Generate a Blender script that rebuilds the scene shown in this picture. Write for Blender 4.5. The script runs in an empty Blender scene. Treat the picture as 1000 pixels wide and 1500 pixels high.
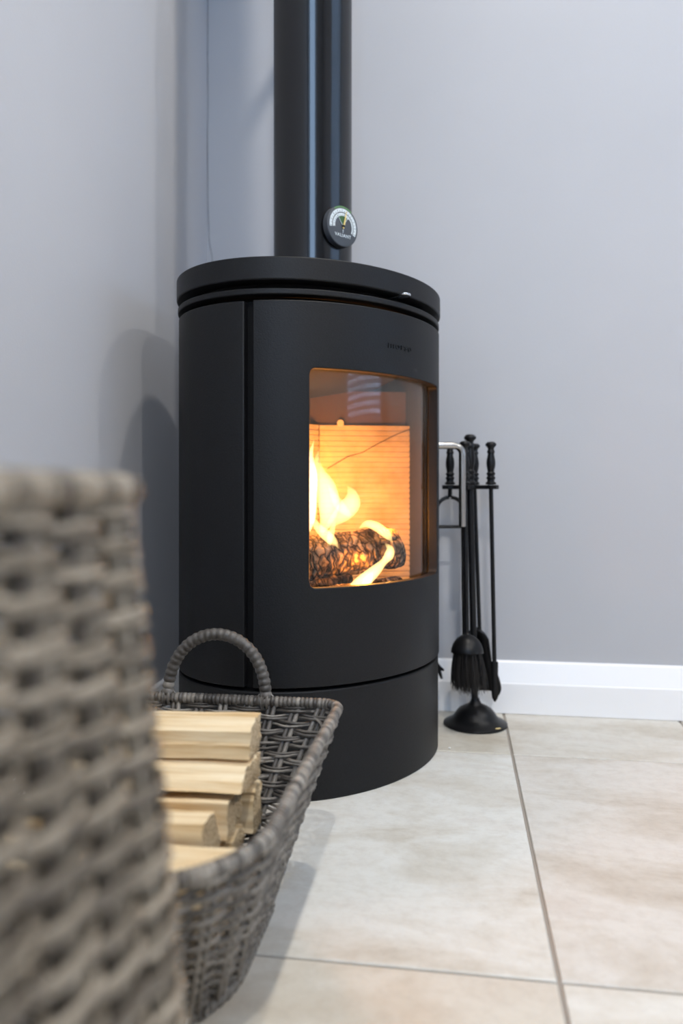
import bpy, bmesh, math, random
import numpy as np
from mathutils import Vector, Matrix

random.seed(7)
rng = np.random.default_rng(11)
SC = bpy.context.scene
COL = SC.collection
PI = math.pi

# ------------------------------------------------------------------ camera
# x runs along the back wall, y towards it, z up; metres
cam_data = bpy.data.cameras.new('camera')
cam = bpy.data.objects.new('camera', cam_data)
COL.objects.link(cam)
cam.location = (0, 0, 0.446)
cam.rotation_euler = (PI / 2, 0, math.radians(8.53))
cam_data.sensor_width = 36
cam_data.lens = 36 * 1126 / 1500
cam_data.shift_y = -35 / 1500
cam_data.clip_start = 0.01
cam_data.dof.use_dof = True
cam_data.dof.focus_distance = 1.06
cam_data.dof.aperture_fstop = 2.7
SC.camera = cam

# ------------------------------------------------------------------ world
world = bpy.data.worlds.new('sky')
SC.world = world
world.use_nodes = True
bg = world.node_tree.nodes['Background']
bg.inputs[0].default_value = (0.46, 0.68, 1.0, 1)      # flat overcast blue outside the windows
bg.inputs[1].default_value = 12.0

# ------------------------------------------------------------------ lights
def lamp(name, kind, loc, power, color, size=0.04, rot=(0, 0, 0), cone=150, blend=0.5):
    d = bpy.data.lights.new(name, kind)
    o = bpy.data.objects.new(name, d)
    COL.objects.link(o)
    o.location = loc
    o.rotation_euler = rot
    d.energy = power
    d.color = color
    if kind in ('POINT', 'SPOT'):
        d.shadow_soft_size = size
    if kind == 'SPOT':
        d.spot_size = math.radians(cone)
        d.spot_blend = blend
    return o

WARM = (1.0, 0.94, 0.86)
for i, (x, y, p) in enumerate([(0.22, 0.97, 54), (1.5, 0.95, 44), (0.22, -0.75, 93), (1.5, -0.75, 84)]):
    lamp('downlight_lamp', 'SPOT', (x, y, 2.385), p, WARM, 0.035)

def portal(name, loc, rot, sx, sy):
    d = bpy.data.lights.new(name, 'AREA')
    o = bpy.data.objects.new(name, d)
    COL.objects.link(o)
    d.shape = 'RECTANGLE'
    d.size, d.size_y = sx, sy
    d.cycles.is_portal = True
    o.location, o.rotation_euler = loc, rot

portal('window_portal', (2.68, 0.6, 1.28), (0, PI / 2, 0), 1.06, 1.6)
portal('window_portal', (0.40, -2.48, 1.60), (PI / 2, 0, 0), 1.0, 1.1)

SC.view_settings.view_transform = 'Standard'
SC.view_settings.look = 'None'
SC.view_settings.gamma = 1
SC.view_settings.use_curve_mapping = False
SC.view_settings.exposure = 0.0
try:
    SC.cycles.max_bounces = 10
    SC.cycles.diffuse_bounces = 5
    SC.cycles.transparent_max_bounces = 12
    SC.cycles.caustics_reflective = False
    SC.cycles.caustics_refractive = False
    SC.cycles.sample_clamp_indirect = 4
except Exception:
    pass

# ------------------------------------------------------------------ materials
def material(name, color=(0.5, 0.5, 0.5), rough=0.5, metal=0.0, spec=0.5):
    m = bpy.data.materials.new(name)
    m.use_nodes = True
    b = m.node_tree.nodes['Principled BSDF']
    b.inputs['Base Color'].default_value = (*color, 1)
    b.inputs['Roughness'].default_value = rough
    b.inputs['Metallic'].default_value = metal
    b.inputs['Specular IOR Level'].default_value = spec
    return m

class N:
    """small helper for wiring nodes"""
    def __init__(s, m):
        s.t = m.node_tree
        s.b = s.t.nodes.get('Principled BSDF')
    def add(s, kind, **kw):
        n = s.t.nodes.new(kind)
        for k, v in kw.items():
            if k.startswith('i_'):
                n.inputs[k[2:].replace('_', ' ')].default_value = v
            else:
                setattr(n, k, v)
        return n
    def link(s, a, b):
        s.t.links.new(a, b)
    def coord(s, scale=(1, 1, 1), kind='Object'):
        c = s.add('ShaderNodeTexCoord')
        mp = s.add('ShaderNodeMapping')
        mp.inputs['Scale'].default_value = scale
        s.link(c.outputs[kind], mp.inputs[0])
        return mp.outputs[0]
    def noise(s, vec, scale, detail=3, rough=0.55, dist=0.0):
        n = s.add('ShaderNodeTexNoise')
        n.inputs['Scale'].default_value = scale
        n.inputs['Detail'].default_value = detail
        n.inputs['Roughness'].default_value = rough
        n.inputs['Distortion'].default_value = dist
        if vec is not None:
            s.link(vec, n.inputs['Vector'])
        return n.outputs['Fac']
    def ramp(s, fac, stops):
        r = s.add('ShaderNodeValToRGB')
        e = r.color_ramp.elements
        while len(e) < len(stops):
            e.new(0.5)
        for el, (p, c) in zip(e, stops):
            el.position = p
            el.color = (*c, 1) if len(c) == 3 else c
        s.link(fac, r.inputs[0])
        return r.outputs[0]
    def mix(s, fac, a, b, mode='MIX'):
        n = s.add('ShaderNodeMixRGB', blend_type=mode)
        for sock, v in zip(n.inputs, (fac, a, b)):
            if hasattr(v, 'is_output'):
                s.link(v, sock)
            elif isinstance(v, (int, float)):
                sock.default_value = v
            else:
                sock.default_value = (*v, 1)
        return n.outputs[0]
    def bump(s, h, strength=0.3, dist=0.002):
        n = s.add('ShaderNodeBump')
        n.inputs['Strength'].default_value = strength
        n.inputs['Distance'].default_value = dist
        s.link(h, n.inputs['Height'])
        s.link(n.outputs[0], s.b.inputs['Normal'])
    def color(s, c):
        s.link(c, s.b.inputs['Base Color'])
    def rough(s, c):
        s.link(c, s.b.inputs['Roughness'])

def paint_wall():
    m = material('grey_blue_wall_paint', (0.44, 0.455, 0.495), 0.6, 0, 0.35)
    n = N(m)
    v = n.coord()
    n.color(n.ramp(n.noise(v, 2.5, 3), [(0.3, (0.442, 0.450, 0.477)), (0.7, (0.462, 0.470, 0.497))]))
    n.bump(n.noise(v, 260, 3), 0.25, 0.0006)
    return m

def tile_mat():
    m = material('mottled_beige_tile', (0.6, 0.57, 0.52), 0.42, 0, 0.4)
    n = N(m)
    info = n.add('ShaderNodeObjectInfo')
    c = n.add('ShaderNodeTexCoord')
    off = n.add('ShaderNodeVectorMath', operation='SCALE')
    n.link(info.outputs['Location'], off.inputs[0])
    off.inputs['Scale'].default_value = 7.3
    ad = n.add('ShaderNodeVectorMath', operation='ADD')
    n.link(c.outputs['Object'], ad.inputs[0])
    n.link(off.outputs[0], ad.inputs[1])
    v = ad.outputs[0]
    mp = n.add('ShaderNodeMapping')
    mp.inputs['Scale'].default_value = (1, 2.2, 1)
    n.link(v, mp.inputs[0])
    big = n.noise(mp.outputs[0], 4.5, 5, 0.62, 0.4)
    base = n.ramp(big, [(0.25, (0.47, 0.42, 0.35)), (0.42, (0.60, 0.57, 0.515)), (0.55, (0.68, 0.67, 0.635)), (0.76, (0.59, 0.55, 0.50))])
    base = n.mix(1.0, base, info.outputs['Color'], 'MULTIPLY')      # each tile came out of the kiln its own shade
    fine = n.ramp(n.noise(v, 55, 6, 0.7), [(0.35, (0.86, 0.84, 0.82)), (0.55, (1, 1, 1)), (0.8, (1.0, 1.0, 1.0))])
    n.color(n.mix(0.6, base, fine, 'MULTIPLY'))
    n.rough(n.ramp(n.noise(v, 30, 3), [(0.3, (0.36,) * 3), (0.7, (0.5,) * 3)]))
    n.bump(n.noise(v, 90, 4), 0.12, 0.001)
    return m

def iron_mat(name='matt_black_stove_paint', c=(0.0072, 0.0075, 0.0085), rough=0.5):
    m = material(name, c, rough, 0, 0.25)
    n = N(m)
    v = n.coord()
    g = n.noise(v, 420, 2)
    n.color(n.ramp(g, [(0.3, tuple(x * 0.8 for x in c)), (0.7, tuple(x * 1.25 for x in c))]))
    n.bump(g, 0.35, 0.0006)
    return m

def brick_mat():
    m = material('cream_vermiculite', (0.62, 0.50, 0.36), 0.9, 0, 0.1)
    n = N(m)
    v = n.coord()
    n.color(n.ramp(n.noise(v, 25, 5), [(0.3, (0.56, 0.42, 0.24)), (0.6, (0.74, 0.58, 0.36))]))
    n.bump(n.noise(v, 120, 4), 0.3, 0.001)
    return m

def wood_mat():
    m = material('split_pine', (0.75, 0.56, 0.33), 0.65, 0, 0.3)
    n = N(m)
    info = n.add('ShaderNodeObjectInfo')
    c = n.add('ShaderNodeTexCoord')
    sh = n.add('ShaderNodeVectorMath', operation='ADD')
    n.link(c.outputs['Object'], sh.inputs[0])
    n.link(info.outputs['Location'], sh.inputs[1])
    mp = n.add('ShaderNodeMapping')
    mp.inputs['Scale'].default_value = (5, 130, 130)
    n.link(sh.outputs[0], mp.inputs[0])
    g1 = n.noise(mp.outputs[0], 1.0, 4, 0.6, 0.6)
    mp2 = n.add('ShaderNodeMapping')
    mp2.inputs['Scale'].default_value = (9, 34, 34)
    n.link(sh.outputs[0], mp2.inputs[0])
    g2 = n.noise(mp2.outputs[0], 1.0, 3, 0.5, 0.4)
    a = n.ramp(g1, [(0.28, (0.55, 0.38, 0.19)), (0.42, (0.76, 0.60, 0.375)), (0.62, (0.86, 0.735, 0.52))])
    b = n.ramp(g2, [(0.3, (0.82, 0.72, 0.58)), (0.6, (1, 1, 1))])
    n.color(n.mix(0.85, a, b, 'MULTIPLY'))
    n.bump(g1, 0.5, 0.0015)
    return m

def endgrain_mat():
    m = material('sawn_end_grain', (0.66, 0.52, 0.34), 0.8, 0, 0.2)
    n = N(m)
    v = n.coord()
    g = n.noise(v, 420, 3, 0.7)
    n.color(n.ramp(g, [(0.36, (0.26, 0.17, 0.09)), (0.46, (0.60, 0.45, 0.27)), (0.62, (0.80, 0.67, 0.46))]))
    n.bump(g, 0.8, 0.002)
    return m

def wicker_mat(name, dark, mid, light):
    m = material(name, mid, 0.42, 0, 0.5)
    n = N(m)
    g = n.add('ShaderNodeNewGeometry')
    a = n.ramp(g.outputs['Random Per Island'], [(0.0, dark), (0.5, mid), (1.0, light)])
    v = n.coord()
    k = n.noise(v, 160, 4, 0.65)
    b = n.ramp(k, [(0.3, (0.55, 0.52, 0.49)), (0.6, (1.1, 1.08, 1.05))])
    n.color(n.mix(0.9, a, b, 'MULTIPLY'))
    n.bump(k, 0.4, 0.0008)
    return m

def bark_mat():
    m = material('charring_log', (0.10, 0.05, 0.03), 0.85, 0, 0.2)
    n = N(m)
    v0 = n.coord((1, 1, 1))
    nz = n.add('ShaderNodeTexNoise')
    nz.inputs['Scale'].default_value = 45
    n.link(v0, nz.inputs['Vector'])
    sc = n.add('ShaderNodeVectorMath', operation='MULTIPLY_ADD')
    sc.inputs[1].default_value = (.022, .022, .022)
    n.link(nz.outputs['Color'], sc.inputs[0])
    n.link(v0, sc.inputs[2])
    mp = n.add('ShaderNodeMapping')
    mp.inputs['Scale'].default_value = (105, 48, 48)
    n.link(sc.outputs[0], mp.inputs[0])
    v = mp.outputs[0]
    vo = n.add('ShaderNodeTexVoronoi', feature='DISTANCE_TO_EDGE')
    vo.inputs['Scale'].default_value = 1.0
    n.link(v, vo.inputs['Vector'])
    cell = n.ramp(vo.outputs['Distance'], [(0.015, (0.006, 0.004, 0.003)), (0.07, (0.12, 0.075, 0.05)), (0.3, (0.36, 0.25, 0.17))])
    char = n.ramp(n.noise(v0, 32, 4, 0.65), [(0.38, (0.07, 0.06, 0.055)), (0.56, (0.8, 0.8, 0.8)), (0.75, (1.1, 1.1, 1.1))])
    n.color(n.mix(1.0, cell, char, 'MULTIPLY'))
    n.bump(vo.outputs['Distance'], 1.0, 0.006)
    return m

def flame_mat(name, col, strength):
    m = bpy.data.materials.new(name)
    m.use_nodes = True
    t = m.node_tree
    t.nodes.clear()
    out = t.nodes.new('ShaderNodeOutputMaterial')
    e = t.nodes.new('ShaderNodeEmission')
    e.inputs[0].default_value = (*col, 1)
    e.inputs[1].default_value = strength
    t.links.new(e.outputs[0], out.inputs['Volume'])
    return m

def glass_mat():
    m = bpy.data.materials.new('stove_glass')
    m.use_nodes = True
    t = m.node_tree
    t.nodes.clear()
    n = N(m)
    out = n.add('ShaderNodeOutputMaterial')
    fr = n.add('ShaderNodeFresnel')
    ge = n.add('ShaderNodeNewGeometry')          # leaving the sheet: same reflectance as entering it
    io = n.add('ShaderNodeMapRange')
    io.inputs['To Min'].default_value = 1.5
    io.inputs['To Max'].default_value = 1 / 1.5
    n.link(ge.outputs['Backfacing'], io.inputs[0])
    n.link(io.outputs[0], fr.inputs['IOR'])
    tr = n.add('ShaderNodeBsdfTransparent')
    tr.inputs[0].default_value = (0.97, 0.965, 0.95, 1)
    gl = n.add('ShaderNodeBsdfGlossy')
    gl.inputs['Roughness'].default_value = 0.0
    mx = n.add('ShaderNodeMixShader')
    fo = n.add('ShaderNodeMath', operation='SUBTRACT', use_clamp=True)      # only the outer face reflects; the inner reflection is dropped to thin the veil
    n.link(fr.outputs[0], fo.inputs[0])
    n.link(ge.outputs['Backfacing'], fo.inputs[1])
    n.link(fo.outputs[0], mx.inputs[0])
    n.link(tr.outputs[0], mx.inputs[1])
    n.link(gl.outputs[0], mx.inputs[2])
    # thin film of soot, a little heavier towards the top of the pane and in streaks
    so = n.add('ShaderNodeBsdfDiffuse')
    so.inputs[0].default_value = (0.30, 0.27, 0.23, 1)
    c = n.coord((30, 30, 3))
    c2 = n.add('ShaderNodeTexCoord')
    sp = n.add('ShaderNodeSeparateXYZ')
    n.link(c2.outputs['Object'], sp.inputs[0])
    mr = n.add('ShaderNodeMapRange')
    mr.inputs['From Min'].default_value = 0.50
    mr.inputs['From Max'].default_value = 0.62
    mr.inputs['To Min'].default_value = 0.004
    mr.inputs['To Max'].default_value = 0.13
    n.link(sp.outputs[2], mr.inputs[0])
    mu = n.add('ShaderNodeMath', operation='MULTIPLY')
    n.link(mr.outputs[0], mu.inputs[0])
    n.link(n.ramp(n.noise(c, 1.0, 3), [(0.3, (0.6,) * 3), (0.7, (1.2,) * 3)]), mu.inputs[1])
    m2 = n.add('ShaderNodeMixShader')
    n.link(mu.outputs[0], m2.inputs[0])
    n.link(mx.outputs[0], m2.inputs[1])
    n.link(so.outputs[0], m2.inputs[2])
    n.link(m2.outputs[0], out.inputs[0])
    return m

M = dict(
    wall=paint_wall(), tile=tile_mat(), iron=iron_mat(),
    iron_dark=iron_mat('gap_shade_black', (0.003, 0.003, 0.0035), 0.8),  # darker copy of the stove paint, shade of gaps and recesses in its colour
    tool=iron_mat('black_tool_paint', (0.006, 0.006, 0.0068), 0.36),
    inner=iron_mat('sooty_grey_casting', (0.035, 0.033, 0.031), 0.6),
    brick=brick_mat(), wood=wood_mat(), endgrain=endgrain_mat(), bark=bark_mat(), glass=glass_mat(),
    wick=wicker_mat('weathered_grey_wicker', (0.055, 0.050, 0.045), (0.135, 0.125, 0.113), (0.30, 0.28, 0.25)),
    wick2=wicker_mat('brown_grey_wicker', (0.075, 0.062, 0.047), (0.20, 0.172, 0.132), (0.34, 0.298, 0.238)),
    grout=material('taupe_grout', (0.33, 0.30, 0.265), 0.9, 0, 0.1),
    white=material('white_gloss_paint', (0.88, 0.885, 0.90), 0.35),
    ceil=material('white_ceiling_paint', (0.78, 0.78, 0.78), 0.9),
    pipe=material('satin_black_pipe', (0.0065, 0.0068, 0.008), 0.16, 0, 0.5),
    steel=material('brushed_steel', (0.42, 0.40, 0.375), 0.22, 1.0),
    chrome=material('polished_steel', (0.75, 0.77, 0.8), 0.18, 1.0),
    brass=material('gold_needle', (0.85, 0.62, 0.22), 0.35, 0.7),
    dial=material('dark_grey_dial', (0.052, 0.058, 0.068), 0.5),
    print_white=material('white_print', (0.62, 0.68, 0.70), 0.6),
    print_grey=material('grey_print', (0.12, 0.135, 0.15), 0.6),
    print_green=material('green_print', (0.035, 0.10, 0.03), 0.6),
    rim_green=material('green_enamel', (0.10, 0.22, 0.08), 0.4),
    bolt=material('pale_bolt', (0.85, 0.72, 0.45), 0.6),
    bristle=material('black_bristle', (0.014, 0.012, 0.011), 0.6),
    crack=material('crack_shadow_gap', (0.12, 0.12, 0.14), 0.9, 0, 0.1),
    chip=material('bright_wood_chip', (0.8, 0.62, 0.3), 0.7),
    crumb=material('white_plaster_crumb', (0.9, 0.9, 0.88), 0.8),
    slat=material('white_blind_slat', (0.75, 0.78, 0.82), 0.5),
    flame_hot=flame_mat('pale_yellow_flame', (1.0, 0.72, 0.33), 140),
    flame_thin=flame_mat('bright_thin_flame', (1.0, 0.70, 0.26), 300),
    sooty=material('sooty_back_plate', (0.12, 0.075, 0.04), 0.9, 0, 0.1),
    flame_soft=flame_mat('orange_flame', (1.0, 0.38, 0.05), 9),
    ash=material('grey_ash', (0.22, 0.20, 0.18), 0.95, 0, 0.1),
)
def skirting_mat():
    m = M['white']
    n = N(m)
    v = n.coord((60, 60, 14))
    g = n.noise(v, 1.0, 4, 0.7)
    n.color(n.ramp(g, [(0.24, (0.45, 0.46, 0.47)), (0.30, (0.88, 0.885, 0.90))]))
skirting_mat()
def slat_mat():
    n = N(M['slat'])
    tl = n.add('ShaderNodeBsdfTranslucent')
    tl.inputs[0].default_value = (0.70, 0.74, 0.78, 1)
    mx = n.add('ShaderNodeMixShader')
    mx.inputs[0].default_value = 0.3
    out = [q for q in n.t.nodes if q.type == 'OUTPUT_MATERIAL'][0]
    n.link(n.b.outputs[0], mx.inputs[1])
    n.link(tl.outputs[0], mx.inputs[2])
    n.link(mx.outputs[0], out.inputs[0])
slat_mat()

# ------------------------------------------------------------------ mesh helpers
class MB:
    def __init__(s):
        s.v, s.f, s.mi, s.n = [], [], [], 0
    def add(s, verts, faces, mi=0):
        o = s.n
        s.v.extend([tuple(p) for p in verts])
        s.f.extend([tuple(i + o for i in f) for f in faces])
        s.mi.extend([mi] * len(faces))
        s.n += len(verts)
        return s
    def box(s, a, b, mi=0):
        (x0, y0, z0), (x1, y1, z1) = a, b
        v = [(x0, y0, z0), (x1, y0, z0), (x1, y1, z0), (x0, y1, z0), (x0, y0, z1), (x1, y0, z1), (x1, y1, z1), (x0, y1, z1)]
        f = [(3, 2, 1, 0), (4, 5, 6, 7), (0, 1, 5, 4), (1, 2, 6, 5), (2, 3, 7, 6), (3, 0, 4, 7)]
        return s.add(v, f, mi)
    def tube(s, pts, rad, k=10, closed=False, flat=1.0, mi=0):
        P = np.array(pts, float)
        n = len(P)
        R = np.full(n, rad, float) if np.isscalar(rad) else np.array(rad, float)
        if closed:
            T = np.roll(P, -1, 0) - np.roll(P, 1, 0)
        else:
            T = np.gradient(P, axis=0)
        T /= np.linalg.norm(T, axis=1)[:, None] + 1e-12
        mean = np.abs(T).mean(0)
        ref = np.eye(3)[int(np.argmin(mean))]
        A = np.cross(T, ref)
        A /= np.linalg.norm(A, axis=1)[:, None] + 1e-9
        B = np.cross(T, A)
        ang = np.arange(k) * 2 * PI / k
        V = P[:, None] + R.reshape(n, -1)[:, :1, None] * (np.cos(ang)[None, :, None] * A[:, None] + flat * np.sin(ang)[None, :, None] * B[:, None])
        V = V.reshape(-1, 3)
        F = []
        m = n if closed else n - 1
        for i in range(m):
            j = (i + 1) % n
            for q in range(k):
                r = (q + 1) % k
                F.append((i * k + q, i * k + r, j * k + r, j * k + q))
        if not closed:
            F.append(tuple(range(k))[::-1])
            F.append(tuple((n - 1) * k + q for q in range(k)))
        return s.add(V.tolist(), F, mi)
    def lathe(s, prof, k=32, base=(0, 0, 0), top=None, mi=0):
        """profile of (radius, height); axis from base to top if given (height is then metres along it)"""
        b = np.array(base, float)
        ax = np.array((0, 0, 1.0)) if top is None else np.array(top, float) - b
        ax /= np.linalg.norm(ax)
        A = np.cross(ax, (0, 1, 0)); A /= np.linalg.norm(A)
        B = np.cross(ax, A)
        V, F = [], []
        for r, z in prof:
            for q in range(k):
                a = 2 * PI * q / k
                V.append(b + ax * z + r * (math.cos(a) * A + math.sin(a) * B))
        n = len(prof)
        for i in range(n - 1):
            for q in range(k):
                r = (q + 1) % k
                F.append((i * k + q, i * k + r, (i + 1) * k + r, (i + 1) * k + q))
        F.append(tuple(range(k))[::-1])
        F.append(tuple((n - 1) * k + q for q in range(k)))
        return s.add(V, F, mi)
    def prism(s, poly, z0, z1, fn, mi=0):
        """polygon extruded; fn maps (a, b, c) to a point"""
        n = len(poly)
        V = [fn(a, b, z0) for a, b in poly] + [fn(a, b, z1) for a, b in poly]
        F = [tuple(range(n))[::-1], tuple(range(n, 2 * n))] + [(i, (i + 1) % n, n + (i + 1) % n, n + i) for i in range(n)]
        return s.add(V, F, mi)
    def build(s, name, mats, parent=None, smooth=True, bevel=0.0, seg=2, fix=True, ang=35, loc=None):
        me = bpy.data.meshes.new(name)
        v = s.v if loc is None else [(p[0] - loc[0], p[1] - loc[1], p[2] - loc[2]) for p in s.v]
        me.from_pydata(v, [], s.f)
        if not isinstance(mats, (list, tuple)):
            mats = [mats]
        for m in mats:
            me.materials.append(m)
        if len(mats) > 1:
            me.polygons.foreach_set('material_index', s.mi)
        if fix:
            bm = bmesh.new(); bm.from_mesh(me)
            bmesh.ops.recalc_face_normals(bm, faces=bm.faces)
            bm.to_mesh(me); bm.free()
        if smooth:
            me.polygons.foreach_set('use_smooth', [True] * len(me.polygons))
            try:
                me.set_sharp_from_angle(angle=math.radians(ang))
            except Exception:
                pass
        me.update()
        o = bpy.data.objects.new(name, me)
        COL.objects.link(o)
        if loc is not None:
            o.location = loc
        if parent is not None:
            o.parent = parent
            o.matrix_parent_inverse = Matrix.Translation(parent.location).inverted()
        if bevel:
            md = o.modifiers.new('bevel', 'BEVEL')
            md.width = bevel; md.segments = seg
            md.limit_method = 'ANGLE'; md.angle_limit = math.radians(30)
            md.harden_normals = False
        return o

def empty(name, loc, label, cat, group=None):
    o = bpy.data.objects.new(name, None)
    COL.objects.link(o)
    o.empty_display_size = 0.05
    o.location = loc
    return tag(o, label, cat, group)

def tag(o, label, cat, group=None, kind=None):
    o['label'] = label
    o['category'] = cat
    if group: o['group'] = group
    if kind: o['kind'] = kind
    return o

def struct(o):
    o['kind'] = 'structure'
    return o

def smoothpath(pts, n=8):
    """Catmull-Rom through points (tuples of any length)"""
    P = np.array(pts, float)
    P = np.vstack([2 * P[0] - P[1], P, 2 * P[-1] - P[-2]])
    out = []
    for i in range(1, len(P) - 2):
        for k in range(n):
            t = k / n
            out.append(0.5 * ((2 * P[i]) + (-P[i - 1] + P[i + 1]) * t + (2 * P[i - 1] - 5 * P[i] + 4 * P[i + 1] - P[i + 2]) * t * t + (-P[i - 1] + 3 * P[i] - 3 * P[i + 1] + P[i + 2]) * t ** 3))
    out.append(P[-2])
    return np.array(out)

# ------------------------------------------------------------------ room shell
WL, WR, WB, WF, CH = -0.523, 2.60, 1.568, -2.40, 2.40
struct(MB().box((WL - 0.1, WF - 0.1, -0.12), (WR + 0.1, WB + 0.1, -0.0025)).build('floor', M['grout'], smooth=False))
FLOOR = bpy.data.objects['floor']
struct(MB().box((WL - 0.1, WF - 0.1, CH), (WR + 0.1, WB + 0.1, CH + 0.1)).build('ceiling', M['ceil'], smooth=False))
struct(MB().box((WL - 0.1, WB, -0.1), (WR + 0.1, WB + 0.1, CH)).build('wall_back', M['wall'], smooth=False))
struct(MB().box((WL - 0.1, WF - 0.1, -0.1), (WL, WB, CH)).build('wall_left', M['wall'], smooth=False))
wr = MB()                                               # right wall round its window
Y0, Y1, Z0, Z1 = -0.2, 1.4, 0.75, 1.81
wr.box((WR, WF - 0.1, -0.1), (WR + 0.1, Y0, CH)).box((WR, Y1, -0.1), (WR + 0.1, WB, CH))
wr.box((WR, Y0, -0.1), (WR + 0.1, Y1, Z0)).box((WR, Y0, Z1), (WR + 0.1, Y1, CH))
struct(wr.build('wall_right', M['wall'], smooth=False))
wf = MB()                                               # wall behind the camera round its window
X0, X1, A0, A1 = -0.10, 0.90, 1.05, 2.15
wf.box((WL, WF - 0.1, -0.1), (X0, WF, CH)).box((X1, WF - 0.1, -0.1), (WR, WF, CH))
wf.box((X0, WF - 0.1, -0.1), (X1, WF, A0)).box((X0, WF - 0.1, A1), (X1, WF, CH))
struct(wf.build('wall_front', M['wall'], smooth=False))
w1 = MB()
w1.box((WR + .04, Y0, Z0), (WR + .09, Y0 + .05, Z1)).box((WR + .04, Y1 - .05, Z0), (WR + .09, Y1, Z1))
w1.box((WR + .04, Y0 + .05, Z0), (WR + .09, Y1 - .05, Z0 + .05)).box((WR + .04, Y0 + .05, Z1 - .05), (WR + .09, Y1 - .05, Z1))
struct(w1.build('window_1', M['white'], smooth=False))
w2 = MB()
w2.box((X0, WF - .09, A0), (X0 + .05, WF - .04, A1)).box((X1 - .05, WF - .09, A0), (X1, WF - .04, A1))
w2.box((X0 + .05, WF - .09, A0), (X1 - .05, WF - .04, A0 + .05)).box((X0 + .05, WF - .09, A1 - .05), (X1 - .05, WF - .04, A1))
w2.box((0.375, WF - .09, A0 + .05), (0.425, WF - .04, A1 - .05))
struct(w2.build('window_2', M['white'], smooth=False))

# floor tiles, each one a piece of the floor
JX, JY, TW, TL, G = 0.0915, 0.7155, 0.3295, 0.5995, 0.0042
tile_mesh = {}
SHADE = {(-1, 0): (1.06, 1.075, 1.075), (0, 0): (.975, .955, .935), (-1, -1): (.945, .905, .84), (0, -1): (1.05, 1.055, 1.04), (-1, 1): (.885, .86, .80), (0, 1): (.95, .935, .90), (1, 0): (1.0, .98, .95), (1, 1): (.97, .95, .92)}
def tile(x0, y0, x1, y1, shade):
    x0, x1 = max(x0, WL), min(x1, WR)
    y0, y1 = max(y0, WF), min(y1, WB)
    if x1 - x0 < 0.01 or y1 - y0 < 0.01:
        return
    w, l = (x1 - x0 - G) / 2, (y1 - y0 - G) / 2
    key = (round(w, 4), round(l, 4))
    loc = ((x0 + x1) / 2, (y0 + y1) / 2, 0)
    if key not in tile_mesh:
        e = 0.0012
        V = [(-w, -l, -.0025), (w, -l, -.0025), (w, l, -.0025), (-w, l, -.0025), (-w, -l, -e), (w, -l, -e), (w, l, -e), (-w, l, -e),
             (-w + e, -l + e, 0), (w - e, -l + e, 0), (w - e, l - e, 0), (-w + e, l - e, 0)]
        F = [(8, 9, 10, 11)] + [(i, (i + 1) % 4, 4 + (i + 1) % 4, 4 + i) for i in range(4)] + [(4 + i, 4 + (i + 1) % 4, 8 + (i + 1) % 4, 8 + i) for i in range(4)]
        o = MB().add(V, F).build('tile', M['tile'], FLOOR, smooth=False)
        tile_mesh[key] = o.data
    else:
        o = bpy.data.objects.new('tile', tile_mesh[key])
        COL.objects.link(o)
        o.parent = FLOOR
    o.location = loc
    o.color = (*shade, 1)
for i in range(-2, 9):
    for j in range(-6, 3):
        tile(JX + i * TW, JY + j * TL, JX + (i + 1) * TW, JY + (j + 1) * TL, SHADE.get((i, j), (.92 + .06 * ((i * 7 + j * 3) % 3) / 2, .90 + .06 * ((i * 7 + j * 3) % 3) / 2, .86 + .06 * ((i * 7 + j * 3) % 3) / 2)))

# skirting boards: plain lower face, long chamfer above
PROF = [(0, 0), (.018, 0), (.018, .0585), (.0165, .0605), (.007, .0985), (.004, .1015), (0, .1015)]
def skirting(name, fn, a, b):
    struct(MB().prism(PROF, a, b, fn).build(name, M['white'], smooth=False))
skirting('baseboard_back', lambda d, z, s: (s, WB - d, z + 0.0008), WL + .019, WR)
skirting('baseboard_left', lambda d, z, s: (WL + d, s, z + 0.0008), WF, WB)
skirting('baseboard_right', lambda d, z, s: (WR - d, s, z + 0.0008), WF, WB - .019)

# hairline crack down the corner: a thin dark ribbon on the back wall, the gap's shade put in as colour
ck = [(-.521, 2.35), (-.520, 1.9), (-.5215, 1.43), (-.522, 1.35), (-.521, 1.28), (-.5215, 1.10), (-.519, 0.98), (-.513, 0.94), (-.509, 0.905), (-.499, 0.845), (-.5035, 0.825), (-.511, 0.805), (-.5195, 0.775), (-.518, 0.72), (-.5205, 0.66), (-.521, 0.4), (-.5205, 0.11)]
cp = smoothpath([(x, z) for x, z in ck], 4)
rng2 = np.random.default_rng(3)
cm = MB()
V, F = [], []
for i, (x, z) in enumerate(cp):
    jx = x + rng2.normal() * .0004
    w = 0.0003 + 0.0004 * rng2.random()
    V += [(max(jx - w, WL + .0002), WB - .0001, z), (max(jx, WL + .0004), WB - .0005, z), (jx + w + .0002, WB - .0001, z)]
for i in range(len(cp) - 1):
    for q in (0, 1):
        F.append((i * 3 + q, i * 3 + q + 1, i * 3 + q + 4, i * 3 + q + 3))
cm.add(V, F).build('crack', M['crack'], bpy.data.objects['wall_back'], smooth=False)

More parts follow.
